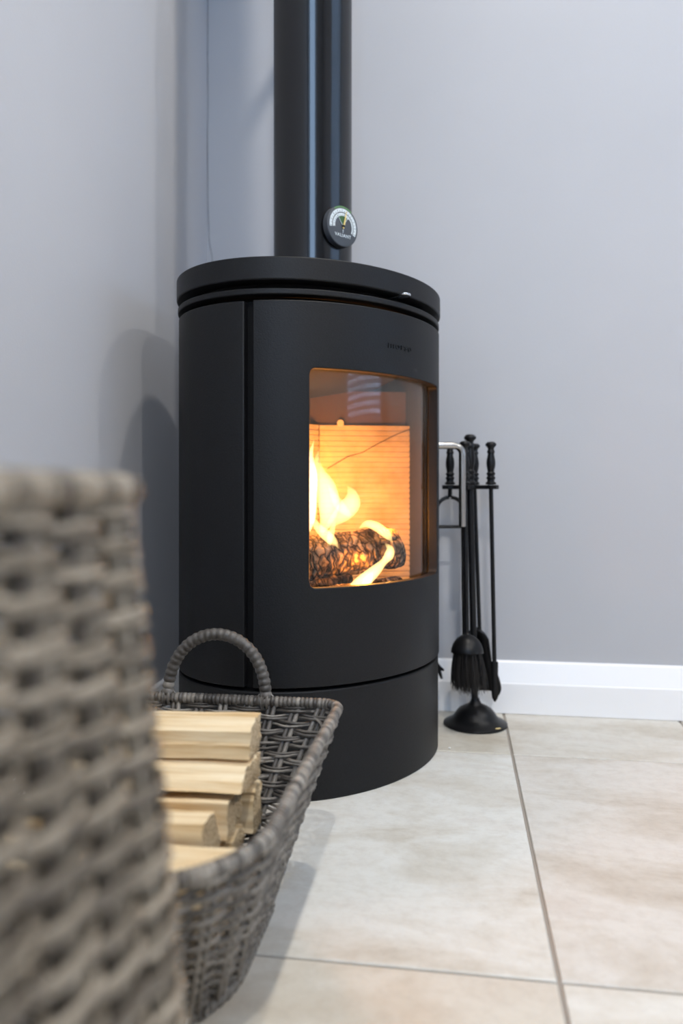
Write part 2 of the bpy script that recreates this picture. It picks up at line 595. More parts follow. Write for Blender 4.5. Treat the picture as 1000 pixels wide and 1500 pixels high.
# blind in the right-hand window
bl = empty('venetian_blind', (WR + .005, 0.6, Z1 - .02), 'white venetian blind hanging in the window on the right wall', 'blind')
MB().box((WR - .005, Y0 + .02, Z1 - .045), (WR + .035, Y1 - .02, Z1 - .004)).build('headrail', M['slat'], bl, smooth=False)
s0 = None
for i in range(23):
    z = Z1 - .07 - i * .0440
    if s0 is None:
        c, s_ = .0215 * math.cos(0.95), .0215 * math.sin(0.95)
        V = []
        for yy in (-.78, .78):
            V += [(-c, yy, s_), (0, yy, .0018), (c, yy, -s_), (c, yy, -s_ - .0006), (0, yy, .0012), (-c, yy, s_ - .0006)]
        F = [(q, (q + 1) % 6, 6 + (q + 1) % 6, 6 + q) for q in range(6)] + [(0, 1, 4, 5), (1, 2, 3, 4), (6, 7, 10, 11), (7, 8, 9, 10)]
        o = s0 = MB().add(V, F).build('slat', M['slat'], smooth=False)
    else:
        o = s0.copy(); COL.objects.link(o)
    o.parent = bl
    o.location = (.012, 0, z - bl.location.z)

# ------------------------------------------------------------------ stove
SX, SY, SA, SB, SANG = -0.2408, 1.2923, 0.2455, 0.195, 1.0489      # centre, half axes, turn
E1 = (math.cos(SANG), math.sin(SANG))
EN = (math.sin(SANG), -math.cos(SANG))                               # out of the front
def sp(x, y, z):
    return (SX + x * E1[0] + y * EN[0], SY + x * E1[1] + y * EN[1], z)
def ep(deg, off, z):
    t = math.radians(deg)
    c, s = math.cos(t), math.sin(t)
    nx, ny = c / SA, s / SB
    l = math.hypot(nx, ny)
    return sp(SA * c + off * nx / l, SB * s + off * ny / l, z)

def ring(name, o_out, o_in, z0, z1, mat, parent, bevel=0.0, cap=False, k=120):
    """elliptical ring or, with cap, a plate"""
    mb = MB()
    ds = [360 * i / k for i in range(k)]
    rows = [(o_out, z0), (o_out, z1)]
    if not cap:
        rows += [(o_in, z1), (o_in, z0)]
    V = [ep(d, off, z) for off, z in rows for d in ds]
    n = len(rows)
    F = []
    for r in range(n if not cap else n - 1):
        r2 = (r + 1) % n
        for i in range(k):
            j = (i + 1) % k
            F.append((r * k + i, r * k + j, r2 * k + j, r2 * k + i))
    if cap:
        F += [tuple(range(k))[::-1], tuple(range(k, 2 * k))]
    return mb.add(V, F).build(name, mat, parent, bevel=bevel, seg=3)

def band(name, d0, d1, z0, z1, o_out, o_in, mat, parent, bevel=0.0, step=1.5, hole=None, seg=3):
    """curved panel between two angles; hole = (d0, d1, z0, z1, corner radius)"""
    ds = list(np.linspace(d0, d1, max(2, int(abs(d1 - d0) / step) + 1)))
    if hole:
        h0, h1, hz0, hz1, hr = hole
        dr = hr / 0.0040          # about 4 mm to a degree here
        extra = [h0 + dr * f for f in (0, .08, .25, .5, .75, 1)] + [h1 - dr * f for f in (0, .08, .25, .5, .75, 1)]
        ds = [d for d in ds if all(abs(d - e) > .3 for e in extra)] + extra
        ds.sort()
    V, F, inside = [], [], []
    for d in ds:
        if hole:
            k = min(d - h0, h1 - d)
            kk = min(max(k, 0), dr) / dr
            up = hr * (1 - math.sqrt(max(0, 1 - (1 - kk) ** 2)))
            inside.append(k > -1e-6)
            zs = [z0, hz0 + up, hz1 - up, z1]
        else:
            zs = [z0, z1]; inside.append(False)
        V += [ep(d, o_out, z) for z in zs] + [ep(d, o_in, z) for z in zs]
    L = 4 if hole else 2
    S = 2 * L
    for i in range(len(ds) - 1):
        a, b = i * S, (i + 1) * S
        gap = hole and inside[i] and inside[i + 1]
        for q in range(L - 1):
            if gap and q == 1:
                F.append((a + 1, a + L + 1, b + L + 1, b + 1))
                F.append((a + 2, b + 2, b + L + 2, a + L + 2))
                continue
            F.append((a + q, b + q, b + q + 1, a + q + 1))
            F.append((a + L + q, a + L + q + 1, b + L + q + 1, b + L + q))
        F.append((a, a + L, b + L, b))
        F.append((a + L - 1, b + L - 1, b + 2 * L - 1, a + 2 * L - 1))
        if hole and inside[i] != inside[i + 1]:
            e = (b if inside[i + 1] else a)
            F.append((e + 1, e + 2, e + L + 2, e + L + 1))
    for e in (0, (len(ds) - 1) * S):
        for q in range(L - 1):
            F.append((e + q, e + q + 1, e + L + q + 1, e + L + q))
    mb = MB().add(V, F)
    return mb.build(name, mat, parent, bevel=bevel, seg=seg)

stove = empty('wood_stove', (SX, SY, 0), 'matt black oval wood burning stove with curved glass door standing in the corner', 'stove')
ring('plinth', 0, -.02, 0.0, .1575, M['iron'], stove, bevel=.0025)
D_R, D_L = 30.0, 157.0                                   # door from the far edge to the near edge
band('shell', D_L - 6, 360 + D_R + 6, .152, .7130, -.018, -.023, [M['inner']], stove)
ring('base_plate', -.017, 0, .1575, .170, M['iron_dark'], stove, cap=True)
ring('hearth_plate', -.026, 0, .245, .262, M['inner'], stove, cap=True)
band('side_panel', 160.2, 254, .1625, .7125, 0, -.016, M['iron'], stove, bevel=.002)
band('side_panel', 293, 360 + 26.8, .1625, .7125, 0, -.016, M['iron'], stove, bevel=.002)
band('rear_panel', 254.6, 292.4, .1625, .7125, -.004, -.016, M['iron'], stove, bevel=.001)
ring('top_plate', -.024, 0, .7140, .7420, M['iron_dark'], stove, cap=True)
ring('collar_ring', .0015, -.026, .7205, .7290, M['iron'], stove, bevel=.0015)
ring('lid', .0035, 0, .7405, .7735, M['iron'], stove, bevel=.002, cap=True)
# strip behind the gap between door and near side panel, shade put in as near-black colour
band('shade_strip', D_L - 2, 162, .160, .7135, -.0145, -.0165, M['iron_dark'], stove)
band('leak_strip', D_R - 3, D_L + 1, .690, .7135, -.0160, -.0225, M['iron_dark'], stove)  # added strip that stops firelight leaking through the gap above the door
door = band('door', D_R, D_L - .6, .1625, .7125, .0015, -.014, M['iron'], stove, bevel=.0035, hole=(62.0, 134.8, .3035, .617, .009))
pane = band('glass_pane', 58, 138, .297, .624, -.0145, -.0180, M['glass'], door)
pane['label'] = 'curved glass pane with faint soot'
gfr = band('glass_seal', 55, 141, .290, .631, -.0185, -.0215, M['iron_dark'], door, hole=(60.5, 136.5, .3005, .621, .008))

# brushed steel door handle, out of the far margin of the door and bent down
def hp(off, z, d=44.5):
    return ep(d, off, z)
hpts = [hp(.000, .5215), hp(.012, .5215), hp(.022, .5215)]
for i in range(9):
    a = i / 8 * PI / 2
    hpts.append(hp(.030 + .015 * math.sin(a), .5065 + .015 * math.cos(a)))
hpts += [hp(.045, .47), hp(.045, .42), hp(.045, .3775)]
hd = MB().tube(hpts, .0062, 16).build('handle', M['steel'], door, bevel=.0008)
hd['label'] = 'brushed steel bent bar handle'

# lever of the air damper, in the groove under the lid at the middle of the front
lm = MB()
LV = []
for (x, w) in ((-.030, .006), (.004, .006), (.008, .0085), (.013, .0095), (.018, .008), (.0205, .004)):
    LV.append((x, w))
outl = [(x, w) for x, w in LV] + [(x, -w) for x, w in reversed(LV)]
ld = 97.0
tL = math.radians(ld); nx, ny = math.cos(tL) / SA, math.sin(tL) / SB; ll = math.hypot(nx, ny); nx, ny = nx / ll, ny / ll
lcx, lcy = SA * math.cos(tL), SB * math.sin(tL)
lm.prism(outl, .7345, .7378, lambda a, b, z: sp(lcx + a * nx - b * ny, lcy + a * ny + b * nx, z + max(0, a) * .10))
lv = lm.build('air_lever', M['chrome'], stove, bevel=.001)
lv['label'] = 'small polished steel tongue'

def text_mesh(body, size, spacing=1.0):
    cu = bpy.data.curves.new('lettering', 'FONT')
    cu.body = body
    cu.size = size
    cu.space_character = spacing
    cu.align_x = 'CENTER'
    cu.extrude = 0.0
    ob = bpy.data.objects.new('lettering_source', cu)
    COL.objects.link(ob)
    bpy.context.view_layer.update()
    me = bpy.data.meshes.new_from_object(ob.evaluated_get(bpy.context.evaluated_depsgraph_get()))
    vs = [tuple(v.co) for v in me.vertices]
    fs = [tuple(p.vertices) for p in me.polygons]
    bpy.data.objects.remove(ob)
    bpy.data.curves.remove(cu)
    bpy.data.meshes.remove(me)
    return vs, fs

def raise_text(vs, fs, fn, h):
    """solid letters: fn(x, y, height)"""
    n = len(vs)
    V = [fn(x, y, h) for x, y, _ in vs] + [fn(x, y, -.0004) for x, y, _ in vs]
    F = list(fs)
    cnt = {}
    for f in fs:
        for a, b in zip(f, f[1:] + f[:1]):
            cnt[(a, b)] = 1
    for a, b in cnt:
        if (b, a) not in cnt:
            F.append((b, a, a + n, b + n))
    return MB().add(V, F)

vs, fs = text_mesh('morsø', .0155, 1.15)
def logo_fn(x, y, hh):
    deg = 96.3 - x / .00345
    return ep(deg, .0015 + hh, .6565 + y)
logo = raise_text(vs, fs, logo_fn, .0012).build('lettering', M['iron'], door, smooth=False)
logo['label'] = 'small raised lower-case maker\'s lettering'

# firebox lining: ribbed slabs
def slab(x0, y0, x1, y1, z0, z1, thick=.022, ribs=True, name='fire_brick', mat='brick'):
    p0, p1 = np.array((x0, y0)), np.array((x1, y1))
    d = (p1 - p0) / np.linalg.norm(p1 - p0)
    nrm = np.array((d[1], -d[0]))          # towards the fire
    mb = MB()
    pr = [(-thick, z0)]
    z = z0
    pitch = .0098
    while z < z1 - pitch:
        pr += [(0, z), (0, z + pitch * .62), (-.0022, z + pitch * .74), (-.0022, z + pitch * .9)]
        z += pitch
    pr += [(0, z), (0, z1), (-thick, z1)]
    if not ribs:
        pr = [(-thick, z0), (0, z0), (0, z1), (-thick, z1)]
    L = np.linalg.norm(p1 - p0)
    mb.prism(pr, 0, L, lambda a, b, c: sp(*(p0 + d * c + nrm * a), b))
    o = mb.build(name, M[mat], stove, smooth=False)
    return o
slab(.215, .060, .088, -.062, .262, .5625)
slab(.087, -.063, -.087, -.063, .262, .5625)
slab(-.088, -.062, -.200, .045, .262, .5625)
slab(.212, .046, .080, -.078, .5640, .6270, ribs=False, name='back_plate', mat='sooty')
slab(.079, -.079, -.100, -.079, .5640, .6270, ribs=False, name='back_plate', mat='sooty')
# sloping smoke baffle above, with a plain cast edge
V = [sp(.20, -.08, .612), sp(-.20, -.08, .612), sp(-.16, .085, .655), sp(.16, .085, .655)]
V += [(p[0], p[1], p[2] + .018) for p in V]
MB().add(V, [(0, 1, 2, 3), (4, 5, 6, 7), (0, 1, 5, 4), (1, 2, 6, 5), (2, 3, 7, 6), (3, 0, 4, 7)]).build('baffle', M['inner'], stove, smooth=False)
# fine crack running across the right-hand slab
d = np.array((.088 - .215, -.062 - .060)); L = np.linalg.norm(d); d /= L
nn = np.array((-d[1], d[0]))
cpts = []
for f, z in ((.03, .5575), (.2, .545), (.4, .527), (.55, .512), (.7, .505), (.92, .482)):
    q = np.array((.215, .060)) + d * L * f + nn * .0002
    cpts.append(sp(*q, z))
MB().tube(cpts, .0008, 5).build('crack', M['iron_dark'], stove)
q0 = np.array((.116, -.0352)); q = q0
MB().lathe([(.0065, -.002), (.0065, .0015), (.005, .0028), (.001, .003)], 20, sp(*(q + nn * .001), .5665), sp(*(q + nn * .02), .5665)).build('bolt', M['bolt'], stove)

# ------------------------------------------------------------------ logs burning in the stove
def round_log(name, a, b, r, label, seed, knots=0.10):
    rg = np.random.default_rng(seed)
    a, b = np.array(a), np.array(b)
    ax = b - a; Ln = np.linalg.norm(ax); ax /= Ln
    loc = (a + b) / 2
    k, n = 40, 42
    ph = rg.random(6) * 6.28
    V, F = [], []
    up = np.array((0, 0, 1.0)); A = np.cross(ax, up); A /= np.linalg.norm(A); B = np.cross(A, ax)
    for i in range(n):
        s = i / (n - 1)
        for q in range(k):
            t = 2 * PI * q / k
            rr = r * (1 + knots * math.sin(2 * t + ph[0]) + .05 * math.sin(3 * t + ph[1] + 3 * s) + .04 * math.sin(14 * s + ph[2] + t) + .04 * (rg.random() - .5))
            if i in (0, n - 1): rr *= .93
            if 0 < i < n - 1 and (i % 5 == 0 or (q + (i // 5) * 2) % 6 == 0):
                rr *= .93
            V.append((Ln * (s - .5), rr * math.cos(t), rr * math.sin(t)))
    for i in range(n - 1):
        for q in range(k):
            p = (q + 1) % k
            F.append((i * k + q, i * k + p, (i + 1) * k + p, (i + 1) * k + q))
    F += [tuple(range(k)), tuple((n - 1) * k + q for q in range(k))]
    o = MB().add(V, F, 0).build(name, M['bark'], ang=50)
    o.matrix_world = Matrix(((ax[0], A[0], B[0], loc[0]), (ax[1], A[1], B[1], loc[1]), (ax[2], A[2], B[2], loc[2]), (0, 0, 0, 1)))
    return tag(o, label, 'log', 'logs on the fire')
round_log('burning_log', sp(-.095, .035, .3335), sp(.074, .117, .3445), .0340, 'charred split log lying across the top of the fire, flames licking its end', 1)
round_log('burning_log', sp(-.115, .012, .2815), sp(.090, -.004, .2810), .0180, 'charred log at the back of the fire underneath the top log', 2, .05)
round_log('burning_log', sp(-.085, .108, .2800), sp(.085, .112, .2800), .0165, 'low log at the front of the fire just behind the glass', 3, .05)

fire = empty('fire', sp(0, .08, .30), 'yellow and orange flames rising from the burning logs behind the stove glass', 'fire')
def flame(pts, mat, flat=.5, n=7):
    p = smoothpath([(*sp(x, y, z), r) for x, y, z, r in pts], n)
    MB().tube(p[:, :3], np.maximum(p[:, 3], .0004), 14, flat=flat).build('flame', M[mat], fire)
flame([(-.022, .034, .372, .004), (-.014, .040, .395, .013), (-.010, .040, .420, .019), (-.013, .036, .448, .017), (-.022, .030, .470, .011), (-.026, .028, .490, .006), (-.022, .030, .512, .001)], 'flame_hot', .45)
flame([(-.040, .022, .375, .006), (-.035, .024, .400, .014), (-.034, .022, .440, .020), (-.028, .020, .470, .015), (-.030, .018, .500, .008), (-.024, .020, .527, .001)], 'flame_hot', .5)
flame([(-.075, .010, .375, .008), (-.066, .012, .42, .022), (-.062, .010, .46, .024), (-.054, .008, .51, .013), (-.058, .008, .545, .001)], 'flame_hot', .5)
flame([(-.040, .058, .381, .002), (-.030, .066, .392, .009), (-.019, .078, .406, .015), (-.010, .087, .421, .016), (-.009, .088, .436, .010), (-.014, .083, .450, .001)], 'flame_hot', .4)
flame([(-.010, .086, .400, .004), (-.022, .074, .417, .009), (-.029, .066, .434, .006), (-.036, .060, .452, .001)], 'flame_hot', .45)
flame([(-.047, .090, .350, .001), (-.052, .084, .361, .007), (-.060, .075, .372, .009), (-.067, .066, .383, .007), (-.073, .060, .396, .004), (-.076, .056, .412, .0008)], 'flame_thin', .45)
flame([(-.058, .080, .352, .002), (-.055, .080, .368, .006), (-.050, .082, .384, .004), (-.046, .084, .396, .0006)], 'flame_thin', .45)
flame([(-.006, .100, .381, .001), (.004, .110, .388, .006), (.016, .122, .382, .008), (.026, .133, .370, .007), (.033, .139, .358, .001)], 'flame_thin', .5)
flame([(.020, .134, .356, .001), (.024, .140, .348, .006), (.018, .143, .338, .008), (.004, .142, .328, .006), (-.012, .138, .316, .009), (-.028, .129, .302, .011), (-.040, .120, .293, .009), (-.050, .110, .288, .003)], 'flame_thin', .55)
flame([(-.020, .12, .286, .006), (-.012, .124, .30, .007), (-.006, .128, .312, .001)], 'flame_thin', .5)
flame([(-.020, .02, .37, .01), (-.015, .03, .43, .03), (-.020, .02, .50, .028), (-.03, .01, .55, .010), (-.02, .01, .58, .001)], 'flame_soft')
flame([(.02, .05, .36, .006), (.03, .055, .39, .010), (.035, .05, .43, .007), (.03, .045, .46, .001)], 'flame_soft')
FIRE = (1.0, 0.35, 0.04)
lamp('fire_lamp', 'POINT', sp(-.045, .035, .455), 2.9, FIRE, .03)
lamp('fire_lamp', 'POINT', sp(.060, .115, .385), 1.1, FIRE, .012)
lamp('fire_lamp', 'POINT', sp(-.03, .125, .325), 0.7, FIRE, .010)

# ------------------------------------------------------------------ flue pipe
PX, PY, PR = -0.2463, 1.3077, 0.0675
flue = empty('flue_pipe', (PX, PY, .7735), 'satin black round flue pipe rising from the stove lid', 'pipe')
MB().lathe([(PR, .7737), (PR, 1.30), (PR + .0012, 1.302), (PR + .0012, 1.36), (PR, 1.362), (PR, 2.395)], 72, (PX, PY, 0)).build('pipe', M['pipe'], flue)
MB().tube([(PX + .03, PY + PR - .012, 1.60), (PX + .046, PY + PR + .09, 1.60), (PX + .046, WB - .002, 1.60)], .011, 12).build('shadow_bracket', M['pipe'], flue)  # out of view, added and placed to cast the diagonal shadow on the wall

# flue thermometer on the front of the pipe
TD = math.radians(-40.3)                                  # outward direction on the pipe
tn = np.array((math.cos(TD), math.sin(TD), 0.0))
tx = np.array((-math.sin(TD), math.cos(TD), 0.0))         # to the viewer's right on the dial
tc = np.array((PX, PY, .8785)) + tn * (PR + .0003)
TR = .0335
th = empty('flue_thermometer', tuple(tc), 'round dark dial thermometer with gold needle stuck to the flue pipe', 'thermometer')
def tp(a, b, h):
    return tuple(tc + tx * a + np.array((0, 0, b)) + tn * h)
MB().lathe([(TR, 0), (TR, .0095), (TR - .0008, .0108), (TR - .0022, .0112), (.0005, .0112)], 64, tp(0, 0, 0), tp(0, 0, 1)).build('housing', M['dial'], th, ang=25)
def arc(name, r0, r1, a0, a1, h, mat, n=40, t=.0004):
    V, F = [], []
    for i in range(n + 1):
        a = math.radians(a0 + (a1 - a0) * i / n)
        for r, hh in ((r0, h), (r1, h), (r1, h - t), (r0, h - t)):
            V.append(tp(r * math.cos(a), r * math.sin(a), hh))
    for i in range(n):
        for q in range(4):
            p = (q + 1) % 4
            F.append((i * 4 + q, i * 4 + p, i * 4 + 4 + p, i * 4 + 4 + q))
    F += [(0, 1, 2, 3), tuple(n * 4 + q for q in range(4))]
    return MB().add(V, F).build(name, M[mat], th, smooth=False)
arc('outer_scale', .0235, .0290, -25, 190, .0116, 'print_white')
arc('inner_scale', .0172, .0218, 50, 190, .0116, 'print_white')
arc('inner_scale', .0195, .0218, -25, 50, .0116, 'print_white')
arc('green_rim', .0305, .0331, 55, 125, .0114, 'rim_green')
tk = MB()
for k in range(19):
    a = math.radians(-20 + k * 11.5)
    ca, sa = math.cos(a), math.sin(a)
    for r0, r1, w in ((.0242, .0262 if k % 2 else .0280, .00035), (.0180, .0200, .0003)):
        if r0 < .02 and k < 7: continue
        V = [tp(r * ca - e * w * sa, r * sa + e * w * ca, .01185) for r, e in ((r0, -1), (r1, -1), (r1, 1), (r0, 1))]
        V += [tuple(np.array(p) - tn * .0004) for p in V]
        tk.add(V, [(0, 1, 2, 3), (4, 5, 6, 7)] + [(i, (i + 1) % 4, 4 + (i + 1) % 4, 4 + i) for i in range(4)])
tk.build('scale_marks', M['print_grey'], th, smooth=False)
arc('green_zone', .002, .0170, 60, 125, .0116, 'print_green', 12)
zl = MB()
for a in (57, 127):
    a = math.radians(a)
    zl.tube([tp(.003 * math.cos(a), .003 * math.sin(a), .0117), tp(.0240 * math.cos(a), .0240 * math.sin(a), .0117)], .00045, 6)
zl.build('zone_lines', M['print_white'], th)
a = math.radians(76)
MB().prism([(-.0042, -.0015), (.0015, -.0022), (.026, -.0004), (.026, .0004), (.0015, .0016), (-.0042, .0012)], .0128, .0136,
           lambda x, y, h: tp(x * math.cos(a) - y * math.sin(a), x * math.sin(a) + y * math.cos(a), h)).build('needle', M['brass'], th, smooth=False)
MB().lathe([(.0021, .0110), (.0021, .0142), (.0012, .0150), (.0002, .0151)], 16, tp(0, 0, 0), tp(0, 0, 1)).build('needle_pivot', M['tool'], th)
vs, fs = text_mesh('VALIANT', .0080, 1.12)
raise_text(vs, fs, lambda x, y, h: tp(x, y - .0178, .0113 + h), .0004).build('lettering', M['print_white'], th, smooth=False)
MB().prism([(-.0004, -.0105), (.0004, -.0105), (.0004, -.0070), (.0015, -.0070), (0, -.0048), (-.0015, -.0070), (-.0004, -.0070)], .0111, .0116,
           lambda x, y, h: tp(x, y, h)).build('arrow_mark', M['print_white'], th, smooth=False)

# ------------------------------------------------------------------ companion set
BX, BY = 0.0345, 1.4715
TOPX, TOPY = 0.0243, 1.4700
RZ = .4505
stand = empty('companion_stand', (BX, BY, 0), 'black cast tool stand with domed base between stove and wall', 'tool stand')
MB().lathe([(.0575, 0), (.0595, .0015), (.0595, .004), (.0565, .006), (.051, .0085), (.044, .0125), (.0395, .018), (.036, .0240), (.030, .0305), (.021, .036), (.0145, .0385), (.0115, .041), (.0085, .046), (.0075, .050)], 56, (BX, BY, 0)).build('base', M['tool'], stand)
def pole_at(z):
    f = z / .465
    return (BX + (TOPX - BX) * f, BY + (TOPY - BY) * f, z)
MB().tube([pole_at(.046), pole_at(.2), pole_at(RZ)], .0063, 16).build('pole', M['tool'], stand)
HANDLE = [(.0058, 0), (.0098, .0015), (.0098, .004), (.0070, .0065), (.0066, .010), (.0084, .012), (.0084, .0145), (.0066, .0165), (.0066, .0185), (.0084, .0205), (.0084, .0225),
          (.0062, .025), (.0066, .029), (.0080, .036), (.0084, .042), (.0078, .049), (.0060, .058), (.0058, .0605), (.0072, .0625), (.0072, .065), (.0060, .067),
          (.0058, .070), (.0066, .0725), (.0098, .0755), (.0104, .0775), (.0100, .0795), (.0070, .0825), (.0020, .0835)]
def handle_prof(s, r=1.0):
    return [(a * r, b * s) for a, b in HANDLE]
MB().lathe(handle_prof(1.14, 1.1), 28, pole_at(RZ + .002)).build('handle', M['tool'], stand)
CR, SRR = 0.98894, 0.14833
def cam_off(a, b):                       # offsets across and away from the room's entrance side
    return (a * CR - b * SRR, a * SRR + b * CR)
RC = pole_at(RZ)
ARMS = dict(poker=(.0362, -.016), tongs=(-.0355, .016), brush=(-.016, -.037), shovel=(.0150, .037))
rk = MB()
rk.lathe([(.013, RZ - .0065), (.013, RZ + .001), (.011, RZ + .002)], 24, (RC[0], RC[1], 0))
for a in ARMS.values():
    ox, oy = cam_off(*a)
    l = math.hypot(ox, oy); ux, uy = ox / l, oy / l
    rk.prism([(.008, -.005), (l - .008, -.006), (l + .001, -.0095), (l + .013, -.0095), (l + .013, -.0047), (l - .0047, -.0047), (l - .0047, .0047), (l + .013, .0047), (l + .013, .0095), (l + .001, .0095), (l - .008, .006), (.008, .005)], RZ - .0065, RZ + .0012,
             lambda p, q, z: (RC[0] + p * ux - q * uy, RC[1] + p * uy + q * ux, z))
rk.build('rack', M['tool'], stand, smooth=False, bevel=.0008)
def arm_pt(k, z=RZ):
    ox, oy = cam_off(*ARMS[k])
    return np.array((RC[0] + ox, RC[1] + oy, z))

def tool(kind, key, label, cat):
    p = arm_pt(key)
    t = empty(kind, tuple(p), label, cat, 'fireside tools on the stand')
    MB().lathe(handle_prof(.965), 24, (p[0], p[1], RZ + .0016)).build('handle', M['tool'], t)
    return t, p
# poker
t, p = tool('poker', 'poker', 'black poker with pointed tip, hanging rightmost on the tool stand', 'poker')
q = np.array((.0694, 1.4605, .1187))
MB().tube([p, p * .5 + q * .5, q], .0040, 12).build('rod', M['tool'], t)
pk = smoothpath([(*q + (0, 0, .004), .0062), (*q, .0068), (.0697, 1.4605, .095, .0064), (.0703, 1.4605, .072, .0070), (.0703, 1.4605, .056, .0055), (.0700, 1.4605, .0475, .0012)], 4)
mp = MB().tube(pk[:, :3], pk[:, 3], 12, flat=.7)
bk = smoothpath([(.0700, 1.4605, .105, .003), (.0750, 1.4613, .088, .0042), (.0785, 1.4618, .070, .0036), (.0745, 1.4612, .056, .001)], 4)
mp.tube(bk[:, :3], bk[:, 3], 8)
mp.build('hooked_tip', M['tool'], t)
# shovel, its blade seen nearly edge on
t, p = tool('shovel', 'shovel', 'black ash shovel hanging behind the brush, blade seen nearly edge-on', 'shovel')
q = np.array((.0432, 1.5101, .178))
MB().tube([p, p * .5 + q * .5, q, q + (0.001, 0, -.012)], .0038, 12).build('rod', M['tool'], t)
sh = MB()
ax = np.array((.0150, .003, -.124)); Ls = np.linalg.norm(ax); ax /= Ls
wd = np.array((.62, -.78, .06)); wd -= ax * (wd @ ax); wd /= np.linalg.norm(wd)
nr = np.cross(ax, wd)
V, F = [], []
nu, nv = 14, 11
for side in (0, 1):
    for i in range(nu):
        s = i / (nu - 1)
        w = .026 * min(1, math.sqrt(max(0, 1 - (1 - min(s / .22, 1)) ** 2)) + .15) * (1 - .10 * s)
        for j in range(nv):
            u = 2 * j / (nv - 1) - 1
            dep = .011 * abs(u) ** 2.6 + .004 * (1 - s)
            pnt = q + (.0085, .0, .002) * np.array(min(1, s * 6)) + ax * (s * Ls * 1.02) + wd * (w * u) + nr * (dep + (side - .5) * .0022)
            V.append(pnt)
o = nu * nv
for i in range(nu - 1):
    for j in range(nv - 1):
        a_ = i * nv + j
        F += [(a_, a_ + 1, a_ + nv + 1, a_ + nv), (o + a_, o + a_ + nv, o + a_ + nv + 1, o + a_ + 1)]
for i in range(nu - 1):
    for j in (0, nv - 1):
        a_ = i * nv + j
        F.append((a_, a_ + nv, o + a_ + nv, o + a_))
for j in range(nv - 1):
    for i in (0, nu - 1):
        a_ = i * nv + j
        F.append((a_, a_ + 1, o + a_ + 1, o + a_))
sh.add(V, F).build('blade', M['tool'], t)
# brush
t, p = tool('hearth_brush', 'brush', 'black hearth brush with domed cap and long dark bristles', 'brush')
q = np.array((.0180, 1.4210, .180))
MB().tube([p, p * .5 + q * .5, q], .0043, 12).build('rod', M['tool'], t)
cb = np.array((.0186, 1.4150, .1465))
MB().lathe([(.0255, .002), (.0290, 0), (.0294, .002), (.0285, .008), (.0255, .0165), (.020, .0245), (.0125, .0305), (.006, .0335), (.0046, .036)], 40, tuple(cb), tuple(cb + (0, .012, .1))).build('cap', M['tool'], t)
br = MB()
rgb = np.random.default_rng(5)
for i in range(420):
    r = .024 * math.sqrt(rgb.random()); a = rgb.random() * 6.283
    ox, oy = r * math.cos(a), r * math.sin(a)
    L_ = .058 + .012 * rgb.random() + (.006 if r < .012 else 0)
    k = 1.22 + .25 * rgb.random()
    s0_ = cb + (ox, oy, .004)
    s2 = cb + (ox * k + rgb.normal() * .0022 + .004, oy * k + rgb.normal() * .002, -L_)
    s1 = (s0_ + s2) / 2 + (ox * .06 + rgb.normal() * .0012, oy * .06, 0)
    br.tube(smoothpath([s0_, s1, s2], 3), [.00055] * 4 + [.0005, .00045, .0002], 4)
b_ = br.build('bristles', M['bristle'], t, smooth=False, fix=False)
b_['kind'] = 'stuff'
# tongs
t, p = tool('fire_tongs', 'tongs', 'black fire tongs with arched top, hanging on the stove side of the stand', 'tongs')
MB().tube([p, p - (0, 0, .022)], .0042, 10).build('rod', M['tool'], t)
ct_ = p - (0, 0, .022)
dx = np.array((CR, SRR, 0.0))
hw = .0245
for sg in (-1, 1):
    pts = [ct_ + dx * (sg * .002)]
    for i in range(1, 8):
        a = i / 7 * PI / 2
        pts.append(ct_ + dx * sg * hw * math.sin(a) + np.array((0, 0, -.022 * (1 - math.cos(a)))))
    bow = 0.003 if sg > 0 else -.0022
    pts += [ct_ + dx * sg * hw + np.array((0, 0, -.055)), ct_ + dx * (sg * hw + bow * .3) + np.array((0, 0, -.16)), ct_ + dx * (sg * hw + bow) + np.array((0, 0, -.30))]
    pts += [ct_ + dx * (sg * hw + bow) + np.array((0, 0, -.318))]
    MB().tube(pts, .0036, 10, flat=.7).build('leg', M['tool'], t)
    e = ct_ + dx * (sg * hw + bow) + np.array((0, 0, -.316))
    cl = MB()
    for pr in ([e, e + dx * .005 + (0, 0, -.012), e + dx * .011 + (0, 0, -.030)], [e + (0, 0, -.002), e + dx * .007 + (0, 0, -.010), e + dx * .015 + (0, 0, -.014)], [e, e - dx * .008 + (0, 0, -.012), e - dx * .012 + (0, 0, -.028)]):
        cl.tube(pr, [.0042, .0045, .002], 8)
    cl.build('claw', M['tool'], t)
cb2 = ct_ + np.array((0, 0, -.056))
MB().tube([cb2 - dx * (hw + .003), cb2 + dx * (hw + .003)], .0032, 10).build('cross_bar', M['tool'], t)

# ------------------------------------------------------------------ wicker baskets
def outline(x0, x1, y0, y1, rn, rf, n=12):
    """rounded rectangle, near corners rn, far corners rf, from mid far side clockwise; returns dense polyline"""
    pts = []
    for cx, cy, r, a0 in ((x1 - rf, y1 - rf, rf, 90), (x1 - rn, y0 + rn, rn, 0), (x0 + rn, y0 + rn, rn, -90), (x0 + rf, y1 - rf, rf, 180)):
        for i in range(n + 1):
            a = math.radians(a0 - 90 * i / n)
            pts.append((cx + r * math.cos(a), cy + r * math.sin(a)))
    return np.array(pts)

